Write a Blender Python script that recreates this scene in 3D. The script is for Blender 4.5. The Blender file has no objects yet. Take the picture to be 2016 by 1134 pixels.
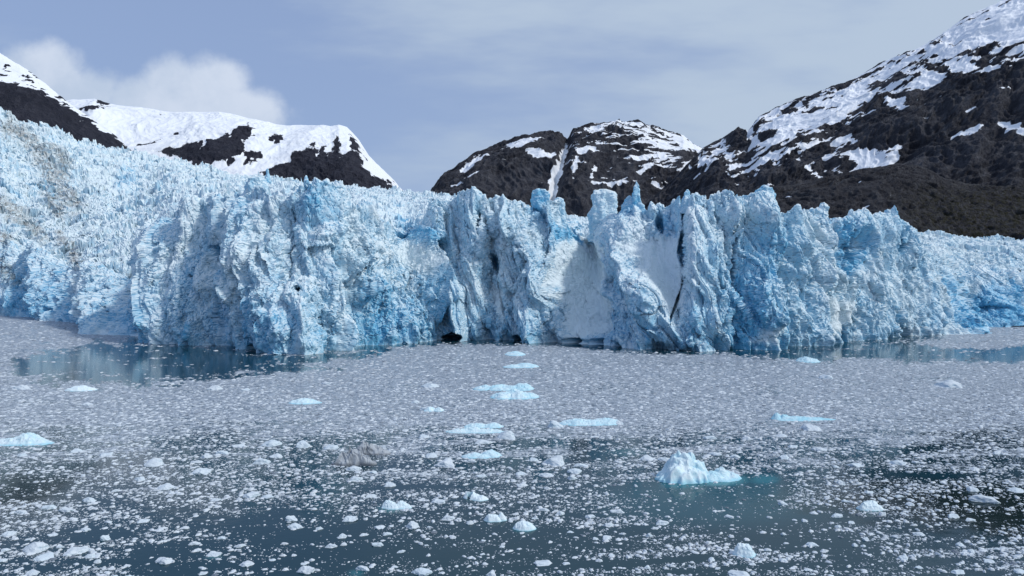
import bpy, bmesh, math, random
import numpy as np
from concurrent.futures import ThreadPoolExecutor

F32 = np.float32
S = bpy.context.scene
COL = S.collection
CAM_Z, FOC, CX, HOR = 25.0, 1440.0, 1008.0, 560.0   # eye height, focal length / centre / horizon on a 2016-wide photo
R = math.radians

# ------------------------------------------------------------------ noise
def hash3(i, j, k, s):
    n = i * np.uint32(0x9E3779B1) ^ (j + np.uint32(s * 7919 & 0xFFFFFFFF)) * np.uint32(0x85EBCA77) ^ (k + np.uint32(s * 104729 & 0xFFFFFFFF)) * np.uint32(0xC2B2AE3D)
    n = n ^ (n >> np.uint32(15)); n = n * np.uint32(0x2C1B3C6D)
    n = n ^ (n >> np.uint32(12)); n = n * np.uint32(0x297A2D39)
    return n ^ (n >> np.uint32(15))

_rng = np.random.default_rng(5)
GT = _rng.normal(size=(256, 3)); GT = (GT / np.linalg.norm(GT, axis=1)[:, None] * 1.5).astype(F32)
GX, GY, GZ = (np.ascontiguousarray(GT[:, q]) for q in range(3))
RT = _rng.random((256, 7)).astype(F32)
RC = [np.ascontiguousarray(RT[:, q]) for q in range(7)]
AC, AS = np.cos(RC[4] * 6.2832).astype(F32), np.sin(RC[4] * 6.2832).astype(F32)

def _perlin(p, s):
    x, y, z = p[:, 0], p[:, 1], p[:, 2]
    fx, fy, fz = np.floor(x), np.floor(y), np.floor(z)
    i, j, k = (a.astype(np.int32).astype(np.uint32) for a in (fx, fy, fz))
    x = x - fx; y = y - fy; z = z - fz
    u, v, w = (a * a * a * (a * (a * 6 - 15) + 10) for a in (x, y, z))
    out = None
    for a in (0, 1):
        wa = u if a else 1 - u
        for b in (0, 1):
            wb = wa * (v if b else 1 - v)
            for c in (0, 1):
                h = (hash3(i + np.uint32(a), j + np.uint32(b), k + np.uint32(c), s) & np.uint32(255)).astype(np.intp)
                g = (GX[h] * (x - a) + GY[h] * (y - b) + GZ[h] * (z - c)) * wb * (w if c else 1 - w)
                out = g if out is None else out + g
    return out

def _pyr(p, s, k, full):
    """blocky, creased noise: the highest of many tilted faceted cones, one per cell"""
    x, y, z = p[:, 0], p[:, 1], p[:, 2]
    fx, fy, fz = np.floor(x), np.floor(y), np.floor(z)
    best = np.full(len(x), -9, F32)
    x = x - fx; y = y - fy; z = z - fz
    i, j, kk = (a.astype(np.int32) for a in (fx, fy, fz))
    if full:
        offs = [(a, b, c) for a in (-1, 0, 1) for b in (-1, 0, 1) for c in (-1, 0, 1)]
        ox = oy = oz = 0
    else:
        ox, oy, oz = ((a >= .5).astype(np.int32) - 1 for a in (x, y, z))
        offs = [(a, b, c) for a in (0, 1) for b in (0, 1) for c in (0, 1)]
    for a, b, c in offs:
        da, db, dc = ox + a, oy + b, oz + c
        h = (hash3((i + da).astype(np.uint32), (j + db).astype(np.uint32), (kk + dc).astype(np.uint32), s) & np.uint32(255)).astype(np.intp)
        qx = x - da - (.2 + .6 * RC[0][h]); qy = y - db - (.2 + .6 * RC[1][h]); qz = z - dc - (.2 + .6 * RC[2][h])
        rx = AC[h] * qx - AS[h] * qz; rz = AS[h] * qx + AC[h] * qz
        ax, ay, az = np.abs(rx), np.abs(qy), np.abs(rz)
        d = np.maximum(np.maximum(ax, ay), np.maximum(az, .62 * (ax + ay + az)))
        v = RC[3][h] * .8 + (RC[5][h] - .5) * qx + (RC[6][h] - .5) * qz - k * d
        best = np.maximum(best, v)
    return best

def _blk(p, s):
    """fractured blocks: each cell is a tilted plate at a height of its own"""
    x, y, z = p[:, 0], p[:, 1], p[:, 2]
    fx, fy, fz = np.floor(x), np.floor(y), np.floor(z)
    x = x - fx; y = y - fy; z = z - fz
    i, j, kk = (a.astype(np.int32) for a in (fx, fy, fz))
    best = np.full(len(x), 9, F32); val = np.zeros(len(x), F32)
    ox, oy, oz = ((a >= .5).astype(np.int32) - 1 for a in (x, y, z))
    for a in (0, 1):
        for b in (0, 1):
            for c in (0, 1):
                da, db, dc = ox + a, oy + b, oz + c
                h = (hash3((i + da).astype(np.uint32), (j + db).astype(np.uint32), (kk + dc).astype(np.uint32), s) & np.uint32(255)).astype(np.intp)
                qx = x - da - (.2 + .6 * RC[0][h]); qy = y - db - (.2 + .6 * RC[1][h]); qz = z - dc - (.2 + .6 * RC[2][h])
                rx = AC[h] * qx - AS[h] * qz; rz = AS[h] * qx + AC[h] * qz
                d = np.maximum(np.maximum(np.abs(rx), np.abs(qy)), np.abs(rz)) + .35 * (np.abs(rx) + np.abs(qy) + np.abs(rz))
                v = RC[3][h] - .5 + (RC[5][h] - .5) * 1.3 * qx + (RC[6][h] - .5) * 1.3 * qz + (RC[4][h] - .5) * 1.3 * qy
                m = d < best
                val = np.where(m, v, val); best = np.where(m, d, best)
    return val

_pool = ThreadPoolExecutor(4)
def par(fn, p, *a):
    n = len(p); step = 40000
    parts = [p[q:q + step] for q in range(0, n, step)]
    return np.concatenate(list(_pool.map(lambda c: fn(c, *a), parts)))

def blk(p, s=0): return par(_blk, np.ascontiguousarray(p, F32), s)
def perlin(p, s=0): return par(_perlin, np.ascontiguousarray(p, F32), s)
def pyr(p, s=0, k=1.3, full=False): return par(_pyr, np.ascontiguousarray(p, F32), s, F32(k), full)
def fbm(p, o=4, s=0, gain=.5):
    r, a = 0, 1.0
    for q in range(o):
        r = r + a * perlin(p * F32(2.03 ** q), s + q * 17); a *= gain
    return r
def ridged(p, o=4, s=0):
    r, a = 0, .6
    for q in range(o):
        r = r + a * (1 - np.abs(perlin(p * F32(2.07 ** q), s + q * 13)) * 1.8); a *= .5
    return r
def sc(p, x, y=None, z=None):
    y = x if y is None else y; z = x if z is None else z
    return p / np.array([x, y, z], F32)
def sstep(a, b, x):
    t = np.clip((x - a) / (b - a), 0, 1); return t * t * (3 - 2 * t)
def prof(pts, x):
    a = np.array(pts, float); return np.interp(x, a[:, 0], a[:, 1])
def smooth(a, w):
    k = np.hanning(w + 2)[1:-1]; k /= k.sum()
    return np.convolve(np.pad(a, w // 2 + w % 2, mode='edge'), k, 'same')[w // 2 + w % 2: w // 2 + w % 2 + len(a)]

# ------------------------------------------------------------------ planar shape helpers
def poly_sd(px, py, poly):
    """signed distance to a polygon, positive inside"""
    P = np.array(poly, F32); n = len(P)
    d = np.full(px.shape, 1e9, F32); ins = np.zeros(px.shape, bool)
    for q in range(n):
        ax, ay = P[q]; bx, by = P[(q + 1) % n]
        ex, ey = bx - ax, by - ay
        wx, wy = px - ax, py - ay
        t = np.clip((wx * ex + wy * ey) / (ex * ex + ey * ey + 1e-9), 0, 1)
        d = np.minimum(d, (wx - t * ex) ** 2 + (wy - t * ey) ** 2)
        c = ((ay > py) != (by > py)) & (px < ex * (py - ay) / (ey + (1e-9 if ey >= 0 else -1e-9)) + ax)
        ins ^= c
    d = np.sqrt(d)
    return np.where(ins, d, -d)
def seg(px, py, x0, y0, x1, y1):
    ex, ey = x1 - x0, y1 - y0
    t = np.clip(((px - x0) * ex + (py - y0) * ey) / (ex * ex + ey * ey + 1e-9), 0, 1)
    return np.hypot(px - x0 - t * ex, py - y0 - t * ey), t
def path_d(px, py, pts):
    d = np.full(px.shape, 1e9)
    for a, b in zip(pts[:-1], pts[1:]):
        d = np.minimum(d, seg(px, py, *a, *b)[0])
    return d
def ground(px, py):
    D = CAM_Z * FOC / (py - HOR); return D * (px - CX) / FOC, D
def to_px(P):
    return CX + FOC * P[..., 0] / P[..., 1], HOR - FOC * (P[..., 2] - CAM_Z) / P[..., 1]

# ------------------------------------------------------------------ mesh and object helpers
def mesh_from(name, V, faces, mat, attrs=None, smooth_sh=False):
    """V (n,3); faces (m,k) with one k"""
    me = bpy.data.meshes.new(name)
    V = np.ascontiguousarray(V, F32); faces = np.ascontiguousarray(faces, np.int32)
    m, k = faces.shape
    me.vertices.add(len(V)); me.vertices.foreach_set('co', V.ravel())
    me.loops.add(m * k); me.loops.foreach_set('vertex_index', faces.ravel())
    me.polygons.add(m)
    me.polygons.foreach_set('loop_start', np.arange(0, m * k, k, dtype=np.int32))
    me.polygons.foreach_set('use_smooth', np.full(m, smooth_sh, bool))
    for an, av in (attrs or {}).items():
        a = me.attributes.new(an, 'FLOAT', 'POINT'); a.data.foreach_set('value', np.ascontiguousarray(av, F32).ravel())
    me.update(calc_edges=True)
    me.materials.append(mat)
    return me
def grid_faces(r, c, wrap=False):
    i = np.arange(r * c).reshape(r, c)
    if wrap: i = np.concatenate([i, i[:, :1]], 1)
    return np.stack([i[:-1, :-1], i[:-1, 1:], i[1:, 1:], i[1:, :-1]], -1).reshape(-1, 4)
def link(name, me, parent=None, label=None, cat=None, group=None, kind=None, loc=None):
    o = bpy.data.objects.new(name, me); COL.objects.link(o)
    if parent: o.parent = parent
    if loc is not None: o.location = loc
    for k, v in (('label', label), ('category', cat), ('group', group), ('kind', kind)):
        if v: o[k] = v
    return o

# ------------------------------------------------------------------ materials
class NT:
    def __init__(self, name):
        self.m = bpy.data.materials.new(name); self.m.use_nodes = True
        self.t = self.m.node_tree; self.t.nodes.clear()
    def n(self, typ, ins=None, **kw):
        nd = self.t.nodes.new(typ)
        for k, v in kw.items(): setattr(nd, k, v)
        for k, v in (ins or {}).items():
            if isinstance(v, bpy.types.NodeSocket): self.t.links.new(v, nd.inputs[k])
            else: nd.inputs[k].default_value = v
        return nd
    def math(self, op, a, b=0.0, clamp=False):
        return self.n('ShaderNodeMath', {0: a, 1: b}, operation=op, use_clamp=clamp).outputs[0]
    def attr(self, name): return self.n('ShaderNodeAttribute', attribute_name=name).outputs['Fac']
    def mix(self, f, a, b):
        nd = self.n('ShaderNodeMix', data_type='RGBA')
        for idx, v in ((0, f), (6, a), (7, b)):
            if isinstance(v, bpy.types.NodeSocket): self.t.links.new(v, nd.inputs[idx])
            else: nd.inputs[idx].default_value = v if idx == 0 else (*v, 1)
        return nd.outputs[2]
    def ramp(self, f, a, b):
        return self.n('ShaderNodeMapRange', {0: f, 1: a, 2: b}, interpolation_type='SMOOTHSTEP').outputs[0]
    def noise(self, scale, detail=5, rough=.55, vec=None, lac=2.0):
        ins = {'Scale': scale, 'Detail': detail, 'Roughness': rough, 'Lacunarity': lac}
        if vec is not None: ins['Vector'] = vec
        return self.n('ShaderNodeTexNoise', ins).outputs['Fac']
    def pos(self, sx=1, sy=1, sz=1, rot=(0, 0, 0)):
        g = self.n('ShaderNodeNewGeometry').outputs['Position']
        return self.n('ShaderNodeMapping', {'Vector': g, 'Scale': (sx, sy, sz), 'Rotation': rot}).outputs[0]
    def up(self):
        g = self.n('ShaderNodeNewGeometry').outputs['Normal']
        return self.n('ShaderNodeSeparateXYZ', {0: g}).outputs[2]
    def out(self, shader):
        self.n('ShaderNodeOutputMaterial', {'Surface': shader}); return self.m

def ice_material(name, white, blue, bias=0.0, steep=.5, dist=.35, sscale=1.0):
    t = NT(name)
    p = t.pos()
    blue_a, dirt_a, snow_a = t.attr('blue'), t.attr('dirt'), t.attr('snow')
    n1 = t.noise(.05 * sscale, 6, .62, t.pos(1.3, 1.3, .3)); n2 = t.noise(.45 * sscale, 4, .6, p)
    st = t.math('SUBTRACT', 1.0, t.ramp(t.up(), .05, .75))
    f = t.math('ADD', t.math('MULTIPLY', st, steep), t.math('MULTIPLY', t.math('SUBTRACT', n1, .5), 1.7))
    f = t.math('ADD', f, t.math('MULTIPLY', t.math('SUBTRACT', n2, .5), .9))
    f = t.math('ADD', f, t.math('ADD', t.math('MULTIPLY', blue_a, .95), bias))
    f = t.math('SUBTRACT', f, t.math('MULTIPLY', snow_a, .75))
    f = t.math('MAXIMUM', t.math('MINIMUM', f, 1.0), 0.0)
    c = t.mix(f, white, blue)
    # grit frozen into the weathered crust
    g1 = t.ramp(t.noise(.9 * sscale, 6, .7, p), .56, .74)
    c = t.mix(t.math('MULTIPLY', g1, .22), c, (.36, .38, .38))
    dn = t.ramp(t.noise(.22 * sscale, 6, .72, p), .36, .60)
    c = t.mix(t.math('MULTIPLY', t.math('MULTIPLY', dirt_a, dn), .62, True), c, (.17, .14, .115))
    bn = t.n('ShaderNodeBump', {'Strength': .55, 'Distance': dist, 'Height': t.math('ADD', t.noise(.9 * sscale, 6, .65, t.pos(1, 1, .5)), t.math('MULTIPLY', t.noise(3.2 * sscale, 3, .6, p), .35))}).outputs[0]
    b = t.n('ShaderNodeBsdfPrincipled', {'Base Color': c, 'Roughness': .62, 'IOR': 1.31, 'Specular IOR Level': .3, 'Normal': bn})
    return t.out(b.outputs[0])

def rock_material(name, c1, c2, c3, snow=(.84, .87, .92)):
    t = NT(name)
    p = t.pos()
    n1 = t.noise(.012, 6, .6, p); n2 = t.noise(.06, 7, .7, t.pos(1, 1, .18)); n3 = t.noise(.18, 5, .7, p); n4 = t.noise(.05, 5, .65, t.pos(.6, 1, 1.6))
    c = t.mix(t.ramp(n1, .38, .62), c1, c2)
    c = t.mix(t.math('MULTIPLY', t.ramp(n2, .45, .7), .75), c, c3)
    veg = t.attr('veg')
    c = t.mix(t.math('MULTIPLY', veg, t.ramp(n3, .42, .6)), c, (.030, .029, .016))
    sn = t.attr('snow')
    f = t.ramp(t.math('ADD', sn, t.math('ADD', t.math('MULTIPLY', t.math('SUBTRACT', n3, .5), .9), t.math('MULTIPLY', t.math('SUBTRACT', n4, .5), .8))), .40, .60)
    c = t.mix(f, c, snow)
    hgt = t.math('ADD', n2, t.math('MULTIPLY', n3, .6))
    bs = t.math('SUBTRACT', 1.0, t.math('MULTIPLY', f, .85))
    bn = t.n('ShaderNodeBump', {'Strength': bs, 'Distance': 14.0, 'Height': hgt}).outputs[0]
    b = t.n('ShaderNodeBsdfPrincipled', {'Base Color': c, 'Roughness': .85, 'Specular IOR Level': .25, 'Normal': bn})
    return t.out(b.outputs[0])

ICE = ice_material('glacier_ice', (.72, .81, .845), (.155, .475, .70), bias=-.06, steep=.52)
BERG = ice_material('berg_ice', (.73, .84, .88), (.36, .66, .78), bias=-.12, steep=.3, dist=.06, sscale=6)
GREY = ice_material('grey_ice', (.42, .46, .50), (.085, .105, .13), bias=-.05, steep=.75, dist=.06, sscale=6)

def chunk_material():
    t = NT('chunk_ice')
    oi = t.n('ShaderNodeObjectInfo')
    p = t.pos()
    c = t.mix(t.noise(2.2, 4, .6, p), (.50, .58, .65), (.72, .765, .80))
    c = t.mix(t.math('MULTIPLY', oi.outputs['Random'], .35), c, (.58, .72, .80))
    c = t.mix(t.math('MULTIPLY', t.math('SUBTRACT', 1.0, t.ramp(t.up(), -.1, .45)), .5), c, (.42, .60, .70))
    bn = t.n('ShaderNodeBump', {'Strength': .6, 'Distance': .05, 'Height': t.noise(7.0, 5, .65, p)}).outputs[0]
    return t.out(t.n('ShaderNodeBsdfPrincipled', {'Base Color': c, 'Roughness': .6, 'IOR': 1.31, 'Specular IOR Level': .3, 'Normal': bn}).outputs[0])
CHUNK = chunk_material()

def brash_material():
    t = NT('brash_ice')
    v = t.attr('tone')
    c = t.mix(v, (.17, .205, .25), (.64, .70, .75))
    return t.out(t.n('ShaderNodeBsdfPrincipled', {'Base Color': c, 'Roughness': .6, 'Specular IOR Level': .3}).outputs[0])
BRASH = brash_material()

def water_material():
    t = NT('fjord_water')
    p = t.pos()
    sl, sh, gr = t.attr('slush'), t.attr('shoal'), t.attr('green')
    deep = t.mix(t.noise(.03, 3, .5, p), (.004, .032, .050), (.008, .043, .061))
    deep = t.mix(gr, deep, (.006, .016, .014))
    deep = t.mix(sh, deep, (.05, .25, .30))
    rip = t.math('ADD', t.noise(.9, 3, .5, t.pos(.6, 1, 1)), t.math('MULTIPLY', t.noise(5.0, 2, .5, p), .15))
    bn = t.n('ShaderNodeBump', {'Strength': .10, 'Distance': .12, 'Height': rip}).outputs[0]
    w = t.n('ShaderNodeBsdfPrincipled', {'Base Color': deep, 'Roughness': .07, 'IOR': 1.33, 'Specular IOR Level': .22, 'Normal': bn}).outputs[0]
    # frazil: fine crumbs of ice lying between the lumps
    ck = t.noise(1.15, 5, .68, t.pos(.55, 1, 1))
    cr = t.math('ADD', t.math('MULTIPLY', t.noise(7.0, 3, .6, p), .3), t.math('MULTIPLY', ck, .7))
    f = t.ramp(t.math('ADD', cr, t.math('SUBTRACT', t.math('MULTIPLY', sl, .33), .71)), -.06, .06)
    ic = t.mix(t.ramp(ck, .36, .66), (.15, .19, .25), (.54, .60, .67))
    b2 = t.n('ShaderNodeBump', {'Strength': .8, 'Distance': .25, 'Height': cr}).outputs[0]
    s = t.n('ShaderNodeBsdfPrincipled', {'Base Color': ic, 'Roughness': .5, 'Specular IOR Level': .3, 'Normal': b2}).outputs[0]
    return t.out(t.n('ShaderNodeMixShader', {0: t.math('MULTIPLY', f, .9), 1: w, 2: s}).outputs[0])
WATER = water_material()

# ------------------------------------------------------------------ the glacier
BASE = [(-400, 606), (-300, 610), (-100, 616), (0, 622), (60, 625), (120, 632), (170, 643), (200, 655), (300, 668), (345, 677), (430, 680), (510, 690),
        (560, 694), (640, 692), (700, 684), (750, 679), (830, 674), (870, 670), (1000, 671), (1100, 674), (1200, 684), (1280, 688), (1400, 690),
        (1500, 687), (1560, 682), (1650, 673), (1720, 667), (1800, 661), (1862, 656), (1872, 645), (1900, 644), (1960, 645), (2016, 640), (2100, 632), (2400, 612)]
CREST = [(-400, 450), (-100, 470), (0, 472), (20, 470), (60, 512), (80, 492), (110, 510), (150, 525), (180, 535), (215, 545), (265, 548), (275, 530), (310, 512), (330, 470),
         (345, 445), (360, 424), (400, 412), (440, 405), (452, 388), (478, 384), (487, 365), (520, 365), (528, 380), (545, 388), (560, 395), (590, 374), (605, 358),
         (612, 376), (628, 395), (640, 408), (655, 412), (670, 440), (700, 415), (735, 418), (760, 440), (790, 452), (800, 455), (830, 440), (845, 405), (850, 380), (880, 383),
         (905, 376), (930, 386), (945, 381), (960, 388), (995, 377), (1005, 386), (1030, 380), (1037, 402), (1042, 405), (1050, 385), (1085, 390), (1090, 398),
         (1110, 392), (1115, 408), (1120, 432), (1135, 456), (1160, 458), (1170, 440), (1200, 436), (1215, 426), (1230, 412), (1245, 400), (1275, 402), (1282, 390), (1295, 387),
         (1315, 393), (1330, 388), (1345, 386), (1365, 379), (1385, 376), (1395, 386), (1400, 376), (1420, 373), (1430, 378), (1445, 374), (1465, 376), (1485, 376),
         (1492, 372), (1520, 376), (1526, 395), (1530, 402), (1545, 408), (1560, 405), (1568, 420), (1575, 412), (1590, 408), (1605, 416), (1608, 442), (1620, 433),
         (1640, 428), (1660, 427), (1672, 424), (1690, 426), (1715, 424), (1738, 423), (1745, 440), (1755, 455), (1765, 460), (1780, 462), (1800, 490), (1850, 500),
         (1900, 520), (1950, 530), (2016, 540), (2400, 545)]
PLAT = [(-400, 450), (0, 475), (60, 512), (270, 545), (330, 472), (400, 424), (450, 412), (560, 405), (640, 412), (700, 425), (800, 452), (850, 430), (1000, 440),
        (1130, 455), (1200, 450), (1260, 440), (1400, 435), (1600, 445), (1740, 458), (1800, 488), (1850, 498), (1900, 515), (2016, 535), (2400, 540)]
FAR = [(-400, 120), (0, 212), (15, 228), (50, 240), (100, 249), (150, 274), (230, 292), (300, 304), (400, 332), (480, 349), (600, 361), (740, 370), (850, 382),
       (950, 396), (1110, 424), (1160, 428), (1300, 432), (1500, 440), (1760, 460), (1850, 462), (2016, 472), (2400, 485)]
SETB = [(-400, 60), (0, 45), (150, 60), (270, 55), (330, 35), (450, 24), (600, 20), (700, 30), (800, 40), (860, 26), (1000, 18), (1100, 26), (1150, 62), (1200, 50), (1235, 40), (1330, 34), (1352, 16), (1400, 16), (1560, 14),
        (1650, 22), (1760, 30), (1850, 45), (1900, 50), (2016, 55), (2400, 60)]
DFAR = [(-400, 1050), (0, 1150), (500, 1300), (850, 1200), (1100, 800), (1400, 700), (1760, 640), (2016, 660), (2400, 660)]

RIDGES = [  # px line, half width px, metres out of the face
    (636, 395, 700, 570, 30, 11), (628, 465, 662, 692, 22, 8), (703, 425, 742, 500, 34, 9), (606, 400, 628, 450, 26, 5), (592, 585, 600, 694, 48, 11),
    (822, 470, 872, 580, 24, 9), (1015, 440, 1085, 570, 40, 9), (1100, 420, 1110, 570, 22, 9), (1060, 570, 1052, 672, 42, 8), (1222, 475, 1325, 650, 55, 12),
    (1275, 560, 1262, 688, 34, 6), (1364, 450, 1372, 690, 44, 7), (1490, 430, 1500, 690, 46, 6), (1560, 420, 1582, 684, 30, 4), (1604, 430, 1598, 680, 16, 5),
    (1682, 440, 1722, 670, 42, 5), (1742, 430, 1852, 655, 40, 8), (1860, 540, 1864, 660, 12, 5), (496, 430, 480, 560, 40, 8), (440, 410, 430, 560, 30, 6),
    (205, 545, 215, 660, 40, 10), (330, 475, 345, 675, 50, 9), (390, 420, 400, 678, 40, 7), (525, 500, 545, 690, 46, 6), (930, 395, 935, 520, 30, 6), (760, 545, 800, 680, 20, 4),
    (1920, 560, 1990, 640, 30, 9), (80, 495, 110, 630, 40, 7), (890, 560, 905, 668, 26, 5), (720, 520, 760, 685, 24, 5), (1640, 560, 1655, 672, 28, 5)]
RECESS = [(1140, 458, 1170, 640, 50, 7), (760, 470, 785, 560, 40, 7), (1346, 400, 1346, 560, 10, 6), (1543, 420, 1546, 685, 20, 4), (672, 570, 690, 690, 22, 5),
          (872, 490, 882, 660, 26, 6), (968, 480, 960, 668, 26, 8), (568, 420, 570, 600, 26, 6), (272, 550, 280, 660, 20, 5), (1625, 440, 1640, 520, 22, 6),
          (300, 520, 305, 665, 18, 4), (460, 400, 465, 690, 16, 5), (150, 530, 150, 640, 26, 6), (1890, 560, 1900, 640, 20, 6)]
HOLES = [  # x, y, rx, ry, depth m, lean (px per px)
    (895, 664, 17, 9, 22, 0), (1022, 666, 13, 7, 20, 0), (1131, 672, 9, 7, 18, 0), (1168, 674, 9, 6, 18, 0), (472, 525, 6, 20, 16, -.1), (445, 510, 7, 30, 9, .3),
    (272, 568, 4, 26, 12, -.1), (1443, 410, 4, 52, 12, -.1), (1446, 520, 4, 52, 12, .02), (1334, 590, 3, 44, 9, -.35), (972, 520, 9, 24, 13, .25), (1085, 508, 6, 24, 12, .1),
    (945, 432, 6, 24, 10, 0), (800, 454, 20, 20, 6, .1), (862, 482, 20, 16, 8, -.3), (1674, 480, 16, 20, 11, 0), (1670, 515, 9, 22, 15, -.1), (1756, 618, 5, 12, 10, -.2),
    (1343, 490, 8, 34, 13, 0), (588, 570, 9, 8, 8, 0), (1298, 440, 9, 24, 10, .1), (230, 600, 3, 20, 8, .2), (265, 652, 4, 9, 8, 0), (877, 580, 5, 12, 9, 0),
    (575, 422, 4, 12, 8, .2), (735, 605, 5, 12, 8, 0), (1635, 560, 4, 30, 8, .1), (1940, 610, 18, 10, 7, 0), (1990, 645, 14, 6, 12, 0), (500, 690, 5, 12, 10, 0), (520, 680, 4, 14, 9, 0),
    (1345, 400, 5, 20, 7, 0), (1115, 570, 8, 8, 8, 0), (1650, 660, 4, 18, 7, .2), (395, 545, 4, 5, 6, 0), (310, 470, 3, 14, 6, .1), (1756, 480, 4, 20, 7, -.2)]
SNOW_AND_LIT = [[(1112, 475), (1150, 462), (1205, 490), (1195, 560), (1190, 620), (1180, 655), (1130, 662), (1112, 560)],
         [(1230, 478), (1338, 468), (1342, 560), (1332, 622), (1305, 570), (1262, 505)], [(702, 428), (738, 420), (760, 500), (742, 494)],  # sunlit slope, then sunlit facet: their brightness is painted in as whiter, smoother ice
         [(962, 555), (985, 575), (990, 640), (970, 600)], [(1620, 590), (1660, 600), (1650, 650), (1610, 660)], [(790, 480), (850, 500), (830, 540), (790, 520)],
         [(175, 330), (230, 350), (220, 380), (180, 360)], [(1480, 640), (1510, 640), (1505, 680), (1475, 675)]]
BLUES = [([(775, 432), (822, 432), (828, 475), (785, 478)], .8), ([(842, 470), (890, 465), (880, 500), (848, 500)], .6), ([(1098, 452), (1140, 450), (1140, 475), (1105, 478)], 1.0),
         ([(1610, 445), (1660, 445), (1665, 500), (1615, 500)], .7), ([(1655, 460), (1695, 470), (1690, 535), (1655, 525)], .9), ([(1930, 560), (2016, 560), (2016, 650), (1900, 645), (1900, 600)], .8),
         ([(1842, 550), (1865, 550), (1868, 655), (1850, 640)], .7), ([(1440, 460), (1545, 450), (1560, 690), (1440, 690)], .45), ([(690, 560), (860, 540), (860, 680), (700, 690)], .35),
         ([(205, 350), (265, 335), (260, 375), (220, 370)], .7), ([(62, 366), (105, 366), (105, 380), (66, 380)], 1.0), ([(600, 370), (640, 400), (620, 430), (600, 410)], .5),
         ([(1225, 420), (1250, 405), (1245, 440), (1225, 440)], .5), ([(1285, 420), (1312, 420), (1312, 465), (1290, 465)], .6), ([(150, 560), (600, 520), (560, 700), (150, 650)], .18),
         ([(0, 510), (150, 540), (150, 640), (0, 640)], .4), ([(1040, 400), (1070, 400), (1070, 440), (1045, 440)], .5)]
DIRT = [([(15, 255), (55, 275), (75, 300), (100, 345), (125, 390), (150, 410)], 26), ([(60, 285), (110, 300), (130, 330), (110, 360), (140, 395)], 20), ([(0, 400), (40, 430), (75, 465)], 26),
        ([(0, 468), (14, 474)], 16), ([(20, 240), (50, 270)], 16), ([(120, 470), (160, 520), (170, 545)], 16), ([(80, 370), (120, 430)], 14), ([(0, 520), (40, 550)], 22)]

def smoothpoly(px, py, poly, soft): return sstep(-soft, soft, poly_sd(px, py, poly))

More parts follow.
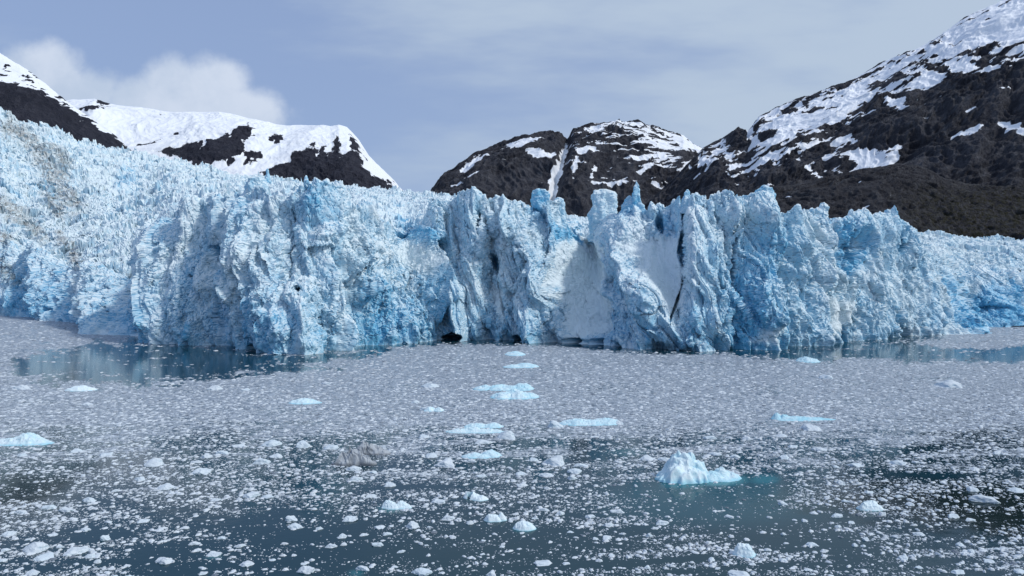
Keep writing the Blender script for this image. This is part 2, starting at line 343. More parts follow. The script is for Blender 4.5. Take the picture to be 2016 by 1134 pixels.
def build_glacier():
    NF, NB, NG = 340, 20, 260
    x = np.concatenate([np.linspace(-380, -60, 130, endpoint=False), np.linspace(-60, 2076, 3050, endpoint=False), np.linspace(2076, 2380, 120)]); NC = len(x)
    jag = perlin(np.stack([x / 9, 0 * x, 0 * x], 1), 3) * 5 + perlin(np.stack([x / 4, 0 * x, 0 * x], 1), 4) * 3
    yb = prof(BASE, x); Db = CAM_Z * FOC / (yb - HOR)
    Dbs = smooth(Db, 69)
    Dc = smooth(Dbs + prof(SETB, x) * 1.3, 25)
    yt = prof(CREST, x) + jag * 1.0 + 12 * sstep(830, 870, x) * sstep(1780, 1740, x) + 5 * sstep(440, 480, x) * sstep(830, 800, x)
    Zc = CAM_Z + Dc * (HOR - yt) / FOC
    Dp = Dc + 16; yp = np.maximum(prof(PLAT, x), yt + 3)
    Zp = CAM_Z + Dp * (HOR - yp) / FOC
    Df = prof(DFAR, x); yf = np.minimum(prof(FAR, x), yp - 3)
    rows_D, rows_Z, rows_m = [], [], []
    for t in np.linspace(0, 1, NF):
        rows_D.append(Db + (Dc - Db) * t ** 1.15); rows_Z.append(-4 + (Zc + 4) * t); rows_m.append(sstep(.78, 1.05, t) * .55 * np.ones(NC))
    for t in np.linspace(0, 1, NB + 1)[1:]:
        rows_D.append(Dc + 16 * t); rows_Z.append(Zc + (Zp - Zc) * sstep(0, 1, t)); rows_m.append(np.full(NC, .55 + .45 * t))
    jf = np.abs(perlin(np.stack([x / 10, 0 * x, 0 * x + 3], 1), 7)) * 9 + np.abs(perlin(np.stack([x / 4, 0 * x, 0 * x + 3], 1), 8)) * 6 - 4
    for q in np.linspace(0, 1, NG + 1)[1:]:
        D = Dp + (Df - Dp) * q ** 1.25; y = yp + (yf - yp) * q - jf * sstep(.93, 1, q)
        rows_D.append(D); rows_Z.append(CAM_Z + D * (HOR - y) / FOC); rows_m.append(np.full(NC, 1.0))
    for D_, dz in ((60, -8), (200, -60)):     # rolls over out of sight
        rows_D.append(Df + D_); rows_Z.append(CAM_Z + Df * (HOR - yf) / FOC + dz); rows_m.append(np.full(NC, 1.0))
    D = np.array(rows_D); Z = np.array(rows_Z); m = np.array(rows_m)
    P = np.stack([D * (x - CX) / FOC, D, Z], -1).astype(F32)
    NR = len(D)
    px = np.broadcast_to(x, D.shape); py = HOR - FOC * (Z - CAM_Z) / D
    isface = np.zeros((NR, 1)); isface[:NF + 3] = 1
    isface0 = np.ones((NR, 1))
    # direction out of the ice
    bx, by = smooth(Db * (x - CX) / FOC, 103), smooth(Db, 103)
    tx, ty = np.gradient(bx), np.gradient(by); ln = np.hypot(tx, ty); nx, ny = ty / ln, -tx / ln
    nh = np.stack([nx, ny, 0 * nx], -1)[None]; upv = np.array([0, -.25, .97])
    n = nh * (1 - m[..., None]) + upv * m[..., None]; n /= np.linalg.norm(n, axis=-1, keepdims=True)
    p = P.reshape(-1, 3); one = lambda a: a.reshape(D.shape)
    warp = np.stack([perlin(sc(p, 14), 50), perlin(sc(p, 14), 51), perlin(sc(p, 14), 52)], 1) * 3.2
    pf = p.reshape(D.shape + (3,)).copy(); lead = np.minimum(D, Dc[None]) - Db[None]
    pf[..., 1] -= lead * isface0; pf[..., 0] += .30 * np.clip(P[..., 2], 0, 70); pf = pf.reshape(-1, 3).astype(F32)      # fins lean; along the face the grain runs up and down, not with its slope
    pw = p + warp.astype(F32); pfw = pf + warp.astype(F32) * np.array([1, 1, .5], F32)
    wob = 6 * one(perlin(sc(p, 9), 60)); wob2 = 6 * one(perlin(sc(p, 9), 61))
    fx, fy = px + wob, py + wob2
    # shaping by hand: buttresses, hollows, cracks, chutes
    d = np.zeros(D.shape)
    for x0, y0, x1, y1, w, a in RIDGES:
        q, t = seg(fx, fy, x0, y0, x1, y1); d += 1.25 * a * np.clip(1 - q / w, 0, 1) * isface
    for x0, y0, x1, y1, w, a in RECESS:
        q, t = seg(fx, fy, x0, y0, x1, y1); d -= a * sstep(1, 0, q / w) * isface
    snow = np.zeros(D.shape)  # snow chute, plus sunlight painted white on the lit slope and facet
    for pl in SNOW_AND_LIT: snow = np.maximum(snow, smoothpoly(fx + wob, fy + wob2, pl, 10))
    calm = 1 - .6 * snow
    rough = one(np.clip(.75 + .7 * fbm(sc(p, 45), 2, 70), .3, 1.35))
    facem = isface
    big = one(pyr(sc(pfw, 16, 16, 52), 1, 1.25, True)) + .15
    mid = one(pyr(sc(pfw, 6, 6, 24), 2, 1.35)) + .2
    flut = one(ridged(sc(pfw, 5.5, 5.5, 60), 2, 9)) - .45
    lowband = sstep(26, 4, np.broadcast_to(Z, D.shape)) * facem
    # seracs of the ice field, coarser blocks further up
    fs = one(pyr(sc(pw, 28, 18, 30), 21, 1.2, True)) + .25
    crev = sstep(.80, 1.0, one(ridged(sc(pw, 70, 20, 50), 2, 27)))
    fs2 = one(pyr(sc(pw, 8.5, 6.5, 9), 22, 1.25)) + .25
    fin = one(pyr(sc(pfw, 5.2, 5.2, 46), 45, 1.5)) + .25; fin2 = one(pyr(sc(pfw, 2.6, 2.6, 24), 46, 1.5)) + .25
    vcr = sstep(.86, 1.0, one(1 - np.abs(perlin(sc(pfw, 7, 7, 55), 47)) * 2.4))
    flut2 = one(ridged(sc(pfw, 15, 15, 120), 2, 19)) - .5
    bl1 = one(blk(sc(pfw, 7, 7, 20), 41)); fb1 = one(blk(sc(pw, 17, 11, 17), 42)); fb2 = one(blk(sc(pw, 8, 6, 8), 43))
    face_d = calm * (6.5 * big + rough * (3.2 * mid + 2.6 * bl1)) + (2.6 + 1.2 * lowband) * flut * calm + 4.0 * flut2 * calm + (5.4 * fin + 2.6 * fin2 - 1.3 * vcr * sstep(.9, .4, snow)) * (.25 + .75 * calm) * np.clip(.35 + 1.1 * one(fbm(sc(p, 40), 2, 29)) + .4, .2, 1.3)
    field_amp = .85 + .25 * np.clip((D - 500) / 500, 0, 1)
    field_amp = field_amp * (1 - .35 * sstep(520, 760, px))
    field_d = field_amp * calm * np.clip(rough * 1.1, .35, 1.4) * (6.0 * fs - 7.0 * crev + 8.5 * fb1 + 5.0 * fb2 + 1.2 * fs2) - 1.2
    d += face_d * (1 - m) + field_d * m * (.35 + .65 * sstep(.55, 1.0, m))
    # under-cut waterline
    d -= 1.6 * sstep(3.0, 0.2, Z) * facem * (.4 + one(np.abs(perlin(sc(p, 8), 77))))
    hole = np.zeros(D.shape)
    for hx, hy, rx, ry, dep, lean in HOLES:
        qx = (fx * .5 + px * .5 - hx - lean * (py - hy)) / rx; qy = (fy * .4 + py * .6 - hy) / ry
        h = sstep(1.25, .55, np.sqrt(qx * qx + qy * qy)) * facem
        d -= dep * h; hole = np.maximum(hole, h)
    P = P + (n * d[..., None]).astype(F32)
    lat = np.stack([one(fbm(sc(p, 4.5), 3, 80)), one(fbm(sc(p, 4.5), 3, 81)), one(fbm(sc(p, 4.5), 3, 82))], -1)
    latf = np.stack([one(blk(sc(pw, 11), 24)), one(blk(sc(pw, 11), 25)), 0 * D], -1)
    P = P + (latf * (4.0 * m * field_amp * calm * sstep(.6, 1.0, m))[..., None]).astype(F32)
    # second pass: break the shaped surface up along its own normals
    def normals(P):
        gu = np.gradient(P, axis=1); gv = np.gradient(P, axis=0)
        nn = np.cross(gu, gv); nn /= np.linalg.norm(nn, axis=-1, keepdims=True) + 1e-9
        return nn * np.where((nn * n).sum(-1, keepdims=True) < 0, -1, 1)
    p = P.reshape(-1, 3); w2 = np.stack([perlin(sc(p, 5), 90), perlin(sc(p, 5), 91), perlin(sc(p, 5), 92)], 1).astype(F32) * 1.1
    q = p + w2
    dist = np.clip(D / 300, 1, 2.2)
    r2 = one(np.clip(.55 + 1.1 * fbm(sc(p, 16, 16, 26), 3, 93), .08, 1.25)); r2 = r2 * (1 - m * .4) + .12 * m
    sml = one(pyr(sc(q, 2.8, 2.8, 5.5), 3, 1.3)) + .2; b2 = one(blk(sc(q, 2.6, 2.6, 4.6), 44))
    rub = one(ridged(sc(q, 3.4, 3.4, 5.5), 4, 11)) - .55
    crack = sstep(.86, 1.0, one(1 - np.abs(perlin(sc(q, 3.4, 3.4, 13), 94)) * 2.2)) + .8 * sstep(.86, 1.0, one(1 - np.abs(perlin(sc(q, 1.9, 1.9, 4.5), 95)) * 2.2))
    kf = np.minimum(1, sstep(-1, 5, P[..., 2]) + m)
    P = P + (normals(P) * (kf * (.3 + .7 * calm) * r2 * (1.4 * sml + 1.3 * b2 + 1.1 * rub) * (1 + .5 * m * (dist - 1)))[..., None]).astype(F32)
    p = P.reshape(-1, 3)
    fine = one(pyr(sc(p, 1.7, 1.7, 2.3), 4, 1.2)) + .2; grit = one(pyr(sc(p, 1.05), 5, 1.3)) + .2
    P = P + (normals(P) * (kf * ((.45 + .55 * calm) * (.3 + .7 * np.clip(r2, 0, 1)) * (.6 * fine + .25 * grit) - .7 * crack * (1 - .8 * snow)))[..., None]).astype(F32)
    blue = np.zeros(D.shape)
    for pl, a in BLUES: blue = np.maximum(blue, .72 * a * smoothpoly(fx + wob, fy + wob2, pl, 14 if a > .5 else 34))
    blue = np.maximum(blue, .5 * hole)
    blue = blue + .22 * lowband - .22 * (1 - facem)
    dirt = np.zeros(D.shape)
    for pl, w in DIRT: dirt = np.maximum(dirt, sstep(w, w * .2, path_d(fx, fy, pl)))
    root = link('glacier', None, label='huge blue-white tidewater glacier with a cracked calving cliff above the icy fjord', cat='glacier', loc=(0, 0, 0))
    k = NF + 4
    def half(name, a, b, lab):
        sub = P[a:b].reshape(-1, 3)
        me = mesh_from(name, sub, grid_faces(b - a, NC), ICE, {'blue': blue[a:b], 'dirt': dirt[a:b], 'snow': snow[a:b]})
        return link(name, me, root, label=lab)
    half('ice_cliff', 0, k, 'steep blue ice cliff rising from the water')
    half('ice_field', k - 1, NR, 'jagged field of ice blocks rising behind the cliff')
    return root, x, Dc

GL, gx, gDc = build_glacier()

def spire(cx, ytop, ybot, wtop, wbot, seed, D=None, lean=0.0, flat=.8, blue=.15):
    D = (np.interp(cx, gx, gDc) + 5.0) if D is None else D
    k = D / FOC
    z0, z1 = CAM_Z + (HOR - ybot) * k, CAM_Z + (HOR - ytop) * k
    nt, nz = 96, 110
    th = np.linspace(0, 2 * np.pi, nt, endpoint=False); t = np.linspace(0, 1, nz)
    rad = (wbot + (wtop - wbot) * t) * .5 * k * np.where(t > .9, np.sqrt(np.clip((1 - t) / .1, 0, 1)), 1)
    T, TH = np.meshgrid(t, th, indexing='ij')
    Rr = rad[:, None] * (1 + .12 * np.cos(3 * TH + seed) + .08 * np.cos(5 * TH + seed * 2))
    X = D * (cx - CX) / FOC + Rr * np.cos(TH) + lean * k * T; Y = D + Rr * np.sin(TH) * flat; Zz = z0 + (z1 - z0) * T
    P = np.stack([X, Y, Zz], -1).astype(F32); p = P.reshape(-1, 3)
    w = rad.max()
    d = (pyr(sc(p, 4, 4, 8), 30 + seed, 1.3, True) + .2) * min(2.2, w * .55) + (pyr(sc(p, 1.7, 1.7, 2.4), 31 + seed, 1.3) + .2) * min(1.1, w * .3) + (ridged(sc(p, 1.2), 3, seed) - .5) * min(.6, w * .2)
    n = np.stack([np.cos(TH), np.sin(TH), 0 * TH + .25], -1).reshape(-1, 3)
    fade = np.minimum(1, (rad / max(w, .1) + .25)).repeat(nt)
    p = p + (n * (d * fade)[:, None]).astype(F32)
    p[:, 2] += .9 * perlin(sc(p, 3), seed + 7)
    fcs = grid_faces(nz, nt, True)
    me = mesh_from('ice_spire', p, fcs, ICE, {'blue': np.full(len(p), blue), 'dirt': np.zeros(len(p)), 'snow': np.zeros(len(p))})
    return link('ice_spire', me, GL)

spire(1186, 372, 480, 40, 52, 1, blue=-.05)['label'] = 'broad leaning pillar of ice beside the notch'
spire(1253, 357, 440, 6, 34, 2)['label'] = 'thin needle of ice standing highest on the crest'
spire(1240, 386, 445, 14, 50, 3)
spire(1505, 366, 440, 24, 40, 4, blue=.35)
spire(503, 345, 430, 30, 42, 5)['label'] = 'square grey-topped ice tower'
spire(605, 352, 420, 5, 44, 6, blue=.35)
spire(1676, 412, 448, 5, 18, 7)
spire(1064, 371, 440, 26, 38, 8, blue=.35)
spire(1100, 388, 450, 16, 26, 9, blue=.3)
spire(527, 331, 360, 4, 12, 10, D=640, blue=.4)
spire(603, 344, 375, 3, 14, 11, D=560, blue=.4)
spire(490, 378, 440, 20, 40, 12)
spire(1353, 372, 420, 8, 30, 13)

# ------------------------------------------------------------------ mountains
ROCK = rock_material('dark_rock', (.030, .031, .041), (.056, .058, .073), (.13, .132, .15))
ROCKB = rock_material('far_rock', (.021, .023, .037), (.033, .035, .052), (.062, .064, .085))
ROCKF = rock_material('foothill_rock', (.032, .032, .041), (.050, .050, .060), (.11, .112, .125))

def mountain(name, sil, xr, step, Dr, run, ybase, mat, snow_fn, label, amp=(22, 8, 3), power=1.5, nv=220, gullies=(), seed=0, veg_fn=None, jag=2.0, strata=0.0):
    x = np.arange(xr[0], xr[1], step)
    yr = prof(sil, x)
    jg = jag * perlin(np.stack([x / 14, 0 * x, 0 * x + seed], 1), seed + 5) + .6 * jag * perlin(np.stack([x / 5, 0 * x, 0 * x + seed], 1), seed + 6)
    Dr = prof(Dr, x) if isinstance(Dr, list) else np.full(len(x), float(Dr))
    run = np.full(len(x), float(run))
    Zr = CAM_Z + Dr * (HOR - yr) / FOC
    Db = Dr - run
    yb = prof(ybase, x) if isinstance(ybase, list) else np.full(len(x), float(ybase))
    Zb = np.minimum(CAM_Z + Db * (HOR - yb) / FOC, Zr - 4)
    rows = [(Db - 60, Zb * 0 - 5), (Db - 30, Zb * .6)]
    for t in np.linspace(0, 1, nv):
        rows.append((Db + run * t, Zb + (Zr - Zb) * (1 - (1 - t) ** power) - Dr / FOC * jg * t ** 14))
    for t in np.linspace(0, 1, 16)[1:]:
        rows.append((Dr + run * .9 * t, Zr - (Zr - Zb * .3) * t ** 1.5))
    D = np.array([r[0] for r in rows]); Z = np.array([r[1] for r in rows])
    P = np.stack([D * (x - CX) / FOC, D, Z], -1).astype(F32); p = P.reshape(-1, 3)
    one = lambda a: a.reshape(D.shape)
    px = np.broadcast_to(x, D.shape); py = HOR - FOC * (Z - CAM_Z) / D
    tt = np.concatenate([[0, 0], np.linspace(0, 1, nv), np.ones(15)])[:, None]
    s = Dr.mean() / 2000.0
    pw = p + (np.stack([perlin(sc(p, 120 * s), seed + 1), perlin(sc(p, 120 * s), seed + 2), perlin(sc(p, 120 * s), seed + 3)], 1) * 30 * s).astype(F32)
    r1 = one(ridged(sc(pw, 260 * s, 260 * s, 420 * s), 3, seed + 11)) - .6
    r2 = one(pyr(sc(pw, 60 * s, 60 * s, 80 * s), seed + 12, 1.2, True)) + .2
    r3 = one(ridged(sc(pw, 26 * s, 26 * s, 40 * s), 3, seed + 13)) - .55
    st = one(ridged(np.stack([pw[:, 0] / (160 * s), pw[:, 1] / (300 * s), (pw[:, 2] + .25 * pw[:, 0]) / (34 * s)], 1), 2, seed + 14)) - .5
    snow = snow_fn(px, py, p, one, r3, st, r2)
    k = 1 - .55 * np.clip(snow, 0, 1)
    d = s * (amp[0] * r1 + amp[1] * r2 * k + amp[2] * r3 * k * 2 + strata * st)
    for pl, w, a in gullies: d -= a * sstep(w, 0, path_d(px, py, pl))
    d *= (.25 + .75 * sstep(1.0, .82, tt))
    P = P + (np.array([0, -.75, .6]) * d[..., None]).astype(F32)
    me = mesh_from(name, P.reshape(-1, 3), grid_faces(*D.shape), mat, {'snow': snow, 'veg': veg_fn(px, py) if veg_fn else np.zeros(D.shape)}, True)
    return link(name, me, label=label, kind='structure')

def edge_noise(p, one, sx, sy, sz, seed, o=4):
    return one(fbm(sc(p, sx, sy, sz), o, seed))

def snow_left(px, py, p, one, r3, st, r2):
    sd = poly_sd(px, py, [(-600, -200), (0, 60), (24, 90), (147, 195), (170, 215), (250, 275), (246, 284), (222, 266), (198, 252), (167, 232), (140, 218), (112, 196), (95, 190), (71, 176), (40, 167), (0, 157), (-600, 30)])
    n = edge_noise(p, one, 40, 60, 22, 101, 5) * 9 - 7 * r3 - 4 * np.clip(-r2, 0, 1) - 70 * np.clip(edge_noise(p, one, 26, 40, 11, 105, 4) - .12, 0, 1)
    return np.clip(.5 + (sd + n + 1) / 8, 0, 1)
mountain('mountain', [(-700, -330), (-300, -60), (-100, 45), (0, 104), (24, 119), (52, 135), (79, 156), (103, 176), (127, 195), (147, 211), (167, 224), (198, 247), (222, 263), (244, 283), (262, 300), (330, 345), (420, 400)],
         (-600, 420), 1.2, 1700, 260, 420, ROCKB, snow_left, 'dark rocky mountain flank with a snowy crest descending behind the upper ice field', power=1.25, seed=100, nv=260)

M2ROCK = [[(308, 302), (345, 296), (381, 286), (421, 278), (448, 266), (476, 250), (492, 246), (508, 254), (500, 268), (484, 282), (476, 306), (448, 322), (397, 328), (357, 316)],
          [(480, 300), (515, 294), (520, 305), (505, 318), (482, 320)], [(528, 270), (545, 263), (560, 268), (548, 281), (535, 284)],
          [(512, 338), (540, 322), (571, 318), (575, 304), (599, 294), (619, 282), (627, 294), (640, 288), (640, 300), (667, 296), (675, 300), (694, 296), (710, 304), (718, 330), (734, 346), (746, 346), (760, 352), (800, 380), (714, 400), (607, 400), (540, 380)],
          [(656, 284), (660, 266), (668, 266), (668, 298), (652, 298)], [(685, 290), (687, 264), (700, 270), (712, 296), (724, 318), (706, 306)],
          [(188, 199), (200, 193), (216, 202), (216, 209), (200, 208)], [(155, 216), (168, 211), (180, 214), (206, 215), (208, 220), (190, 224), (175, 226)],
          [(288, 286), (310, 276), (322, 272), (320, 280), (300, 287)], [(340, 262), (352, 257), (352, 261), (342, 264)], [(308, 226), (318, 223), (318, 228), (311, 229)], [(268, 280), (285, 282), (284, 288), (270, 286)]]
def snow_far(px, py, p, one, r3, st, r2):
    sd = np.full(px.shape, -1e3)
    for q in M2ROCK: sd = np.maximum(sd, poly_sd(px, py, q))
    streak = edge_noise(p, one, 22, 60, 90, 203, 4)
    n = edge_noise(p, one, 50, 80, 34, 201, 5) * 7 + r3 * 7 + streak * 5
    inside = np.clip(streak - .45, 0, 1) * 30 * sstep(360, 300, py)
    return np.clip(.5 - (sd - n * .8 - 1 - inside) / 7, 0, 1)
mountain('mountain', [(0, 230), (100, 205), (143, 197), (186, 196), (206, 203), (254, 212), (329, 222), (413, 222), (464, 228), (508, 239), (563, 250), (615, 249), (651, 252), (667, 247), (683, 252), (694, 262), (706, 275), (726, 306), (754, 335), (782, 367), (810, 400), (860, 440)],
         (20, 860), 1.2, 3000, 700, 420, ROCKB, snow_far, 'snow-covered mountain with a rounded top and dark cliffs under it, behind the ice field', amp=(26, 9, 5), power=1.5, seed=200, jag=.8)

M3SNOW = [[(1113, 269), (1121, 270), (1114, 300), (1108, 325), (1099, 352), (1092, 388), (1074, 390), (1082, 362), (1078, 346), (1088, 335), (1100, 310), (1108, 285)],
          [(900, 333), (929, 311), (969, 297), (945, 315), (913, 334)], [(995, 290), (1030, 277), (1072, 272), (1032, 292), (1020, 297)], [(1035, 299), (1050, 296), (1070, 300), (1092, 305), (1085, 311), (1060, 312), (1045, 308)],
          [(886, 366), (920, 352), (945, 342), (940, 349), (915, 358), (890, 368)], [(1263, 264), (1290, 275), (1320, 283), (1350, 294), (1340, 301), (1310, 291), (1285, 281), (1266, 271)],
          [(1132, 262), (1163, 247), (1203, 242), (1255, 243), (1287, 253), (1260, 254), (1203, 252), (1160, 256)], [(1223, 306), (1260, 300), (1310, 300), (1290, 306), (1250, 318), (1262, 309), (1235, 312)],
          [(1324, 336), (1360, 320), (1400, 318), (1380, 330), (1345, 340)], [(1360, 350), (1400, 338), (1440, 345), (1410, 362), (1380, 366)], [(1284, 360), (1310, 368), (1330, 385), (1310, 384), (1290, 372)],
          [(1130, 300), (1180, 285), (1195, 280), (1170, 298), (1140, 306)], [(1122, 345), (1134, 315), (1140, 318), (1128, 350)], [(1160, 345), (1170, 320), (1176, 322), (1166, 350)], [(1310, 262), (1346, 268), (1390, 300), (1430, 320), (1400, 318), (1360, 295)],
          [(1250, 335), (1280, 318), (1310, 306), (1290, 320), (1262, 338)], [(1155, 355), (1200, 352), (1240, 356), (1200, 359)]]
def snow_dome(px, py, p, one, r3, st, r2):
    sd = np.full(px.shape, -1e3)
    for q in M3SNOW: sd = np.maximum(sd, poly_sd(px, py, q))
    n = edge_noise(p, one, 40, 60, 16, 301, 5) * 5 - r3 * 5
    led = st * 17 + edge_noise(p, one, 55, 80, 6, 302, 5) * 21 + edge_noise(p, one, 200, 200, 200, 303, 2) * 9
    w = -15.5 + 9 * sstep(1120, 1400, px) + 7 * sstep(340, 262, py) * sstep(1080, 1200, px) - 6 * sstep(330, 400, py) - 6 * sstep(1120, 1060, px)
    return np.clip(.5 + np.maximum(sd + n, led + w) / 6, 0, 1)
mountain('mountain', [(700, 520), (800, 440), (854, 376), (878, 347), (902, 328), (933, 308), (960, 297), (989, 291), (1029, 277), (1068, 270), (1100, 267), (1112, 270), (1117, 272), (1124, 264), (1132, 259), (1163, 247), (1203, 243), (1251, 243), (1287, 253), (1314, 265), (1346, 269), (1366, 287), (1390, 300), (1440, 322), (1500, 345), (1600, 400)],
         (700, 1600), 1.1, 2300, 520, 450, ROCK, snow_dome, 'rounded dark rock dome split by a snow gully and streaked with snow, behind the ice cliff', amp=(28, 13, 6), power=1.9, seed=300,
         gullies=[([(1117, 268), (1112, 300), (1100, 335), (1088, 395)], 16, 30)], jag=1.6, strata=7)

SIL4 = [(1250, 420), (1340, 340), (1384, 293), (1400, 284), (1422, 274), (1446, 258), (1470, 262), (1476, 254), (1494, 230), (1533, 210), (1561, 198), (1597, 188), (1645, 171), (1684, 155), (1732, 126), (1779, 105), (1811, 93), (1851, 71), (1898, 36), (1930, 20), (1982, 0), (2016, -14), (2150, -85), (2500, -210)]
M4SNOW = [[(1370, 290), (1422, 265), (1446, 248), (1494, 220), (1645, 160), (1779, 95), (1898, 20), (2016, -40), (2500, -260), (2500, 70), (2016, 112), (1940, 122), (1890, 116), (1835, 113), (1811, 124), (1780, 158), (1732, 186), (1684, 214), (1637, 246), (1597, 274), (1561, 294), (1533, 303), (1470, 322), (1440, 332), (1400, 320)],
          [(1622, 312), (1668, 294), (1704, 288), (1736, 292), (1748, 296), (1768, 280), (1782, 296), (1768, 308), (1764, 321), (1716, 332), (1664, 334), (1650, 328), (1692, 317), (1672, 308)],
          [(1570, 308), (1584, 318), (1602, 335), (1630, 359), (1620, 362), (1588, 340), (1567, 318)], [(1736, 190), (1765, 200), (1786, 222), (1775, 226), (1748, 213), (1734, 200)],
          [(1772, 177), (1800, 160), (1830, 147), (1862, 149), (1850, 166), (1815, 179), (1790, 188)], [(1850, 120), (1900, 116), (1935, 135), (1905, 152), (1865, 149)], [(1966, 233), (1985, 232), (2020, 245), (2030, 256), (2000, 252)],
          [(1620, 270), (1660, 272), (1690, 282), (1660, 284), (1630, 282)], [(1480, 335), (1492, 322), (1495, 340), (1486, 345)], [(1515, 320), (1535, 318), (1540, 330), (1520, 334)]]
M4ROCK = [[(1420, 276), (1444, 262), (1468, 266), (1478, 288), (1476, 302), (1450, 304), (1432, 300)], [(1476, 250), (1490, 260), (1532, 258), (1534, 268), (1505, 281), (1480, 268)], [(1531, 222), (1548, 212), (1570, 216), (1566, 226), (1540, 230)],
          [(1576, 204), (1590, 196), (1600, 200), (1588, 216), (1578, 216)], [(1578, 226), (1600, 216), (1618, 216), (1606, 226)], [(1902, 107), (1935, 90), (1962, 83), (1967, 98), (1940, 111)], [(1628, 178), (1640, 174), (1644, 180), (1632, 184)],
          [(1862, 96), (1880, 82), (1892, 82), (1886, 92)], [(1612, 250), (1625, 242), (1632, 250), (1616, 260)], [(1745, 155), (1770, 145), (1785, 150), (1770, 165), (1750, 170)], [(1704, 172), (1724, 165), (1734, 170), (1716, 182)]]
def snow_right(px, py, p, one, r3, st, r2):
    main = poly_sd(px, py, M4SNOW[0])
    fine = edge_noise(p, one, 34, 60, 12, 401, 5); med = edge_noise(p, one, 110, 150, 36, 402, 4)
    diag = one(fbm(np.stack([(p[:, 0] + p[:, 2] * .9) / 90, p[:, 1] / 160, (p[:, 2] - .45 * p[:, 0]) / 10], 1), 5, 403))
    speck = 24 * diag + 13 * fine
    a = main * .42 + speck * (.5 + .9 * np.exp(-(main / 26) ** 2)) + 12 * med * np.exp(-(main / 30) ** 2) - 2
    for q in M4SNOW[1:]: a = np.maximum(a, poly_sd(px, py, q) + 8 * fine + 10 * diag - 1)
    for q in M4ROCK: a = np.minimum(a, -poly_sd(px, py, q) + 7 * fine + 1)
    a = np.maximum(a, 26 * (diag - .62) + 10 * med - 3 - 6 * sstep(330, 420, py))
    return np.clip(.5 + a / 6, 0, 1)
mountain('mountain', SIL4, (1250, 2480), 1.2, [(1250, 1900), (2016, 1650), (2480, 1600)], 620, 470, ROCK, snow_right, 'tall dark mountain with a long snowy shoulder and steep bare rock walls, beyond the glacier end',
         amp=(44, 18, 8), power=1.25, nv=400, seed=400, jag=1.6, gullies=[([(2000, 200), (1960, 300), (1950, 380)], 40, 14), ([(1850, 230), (1790, 300), (1770, 330)], 30, 10)], strata=5)

def snow_foot(px, py, p, one, r3, st, r2):
    return np.clip(.5 + (30 * (edge_noise(p, one, 30, 50, 9, 501, 4) - .78)) / 6, 0, 1) * sstep(1860, 1700, px)
def veg_foot(px, py): return sstep(340, 400, py) * sstep(1700, 1880, px)
mountain('foothill', [(1250, 500), (1330, 440), (1375, 392), (1420, 384), (1480, 376), (1560, 366), (1620, 350), (1700, 335), (1764, 323), (1803, 325), (1835, 336), (1859, 350), (1899, 360), (1960, 368), (2016, 374), (2480, 390)],
         (1250, 2480), 1.2, 1050, 260, 500, ROCKF, snow_foot, 'low brown rocky shoulder with sparse dark vegetation at the foot of the snowy mountain', amp=(26, 14, 7), power=1.4, seed=500, veg_fn=veg_foot, nv=200, jag=1.5)

# ------------------------------------------------------------------ the water
CLEAR = [([(60, 702), (180, 676), (330, 668), (440, 676), (560, 695), (640, 694), (760, 684), (730, 704), (620, 720), (490, 732), (390, 748), (210, 754), (100, 748), (30, 738), (30, 712)], .97, 12),
         ([(1460, 691), (1600, 681), (1740, 670), (1800, 672), (1870, 690), (2030, 682), (2200, 684), (2200, 716), (2016, 714), (1800, 709), (1700, 706), (1550, 709), (1450, 703)], .93, 5),
         ([(1160, 955), (1290, 950), (1480, 935), (1540, 930), (1565, 960), (1540, 990), (1570, 1020), (1650, 1040), (1760, 1100), (1600, 1085), (1480, 1066), (1350, 1034), (1250, 1003), (1190, 975)], .86, 8),
         ([(250, 1150), (280, 1085), (400, 1020), (520, 1005), (640, 992), (760, 1004), (1000, 1004), (1130, 1030), (1180, 1080), (1100, 1150)], .72, 22),
         ([(1820, 985), (1900, 965), (2060, 955), (2060, 1065), (1900, 1040)], .6, 16), ([(-20, 930), (60, 925), (150, 945), (130, 975), (70, 985), (-20, 992)], .75, 8),
         ([(1130, 880), (1240, 877), (1255, 900), (1140, 906)], .6, 8), ([(1640, 950), (1760, 955), (1900, 1000), (1860, 1040), (1700, 1010)], .35, 20), ([(480, 975), (530, 980), (520, 1000), (470, 1000)], .5, 8)]
def water_maps(px, py):
    q = np.stack([px.ravel() / 60, py.ravel() / 16, 0 * px.ravel()], 1)
    nz = fbm(q, 4, 600).reshape(px.shape); nf = fbm(q * 3, 3, 610).reshape(px.shape)
    wd = fbm(np.stack([px.ravel() / 210 + py.ravel() / 60, py.ravel() / 22, 0 * px.ravel() + 4], 1), 4, 640).reshape(px.shape)
    dens = .97 - .33 * sstep(815, 905, py + 25 * nz) - .33 * sstep(935, 1085, py + 35 * nz) + .22 * nz * sstep(780, 900, py) + .75 * (wd - .05) * sstep(800, 920, py)
    clear = np.zeros(px.shape)
    for pl, a, soft in CLEAR: clear = np.maximum(clear, a * sstep(-soft, soft, poly_sd(px, py, pl) + (nz * 1.5 + nf) * soft))
    st = fbm(np.stack([px.ravel() / 90, py.ravel() / 5, 0 * px.ravel() + 9], 1), 3, 620).reshape(px.shape)
    clear = clear * (1 - .55 * sstep(.25, .6, st) * sstep(900, 760, py))
    dens = dens * (1 - clear)
    yb = prof(BASE, px); strip = sstep(12, 2, py - yb - 5 * nf) * sstep(640, 700, px) * sstep(1880, 1840, px)
    dens = dens * (1 - .9 * strip)
    green = np.maximum(.9 * sstep(-30, 25, poly_sd(px, py, [(1500, 985), (1700, 955), (2060, 955), (2060, 1070), (1900, 1045), (1700, 1010)]) + 22 * nz), .5 * sstep(-10, 10, poly_sd(px, py, [(-20, 925), (150, 945), (60, 1000), (-20, 1010)])))
    return np.clip(dens, 0.01, 1), green, nz
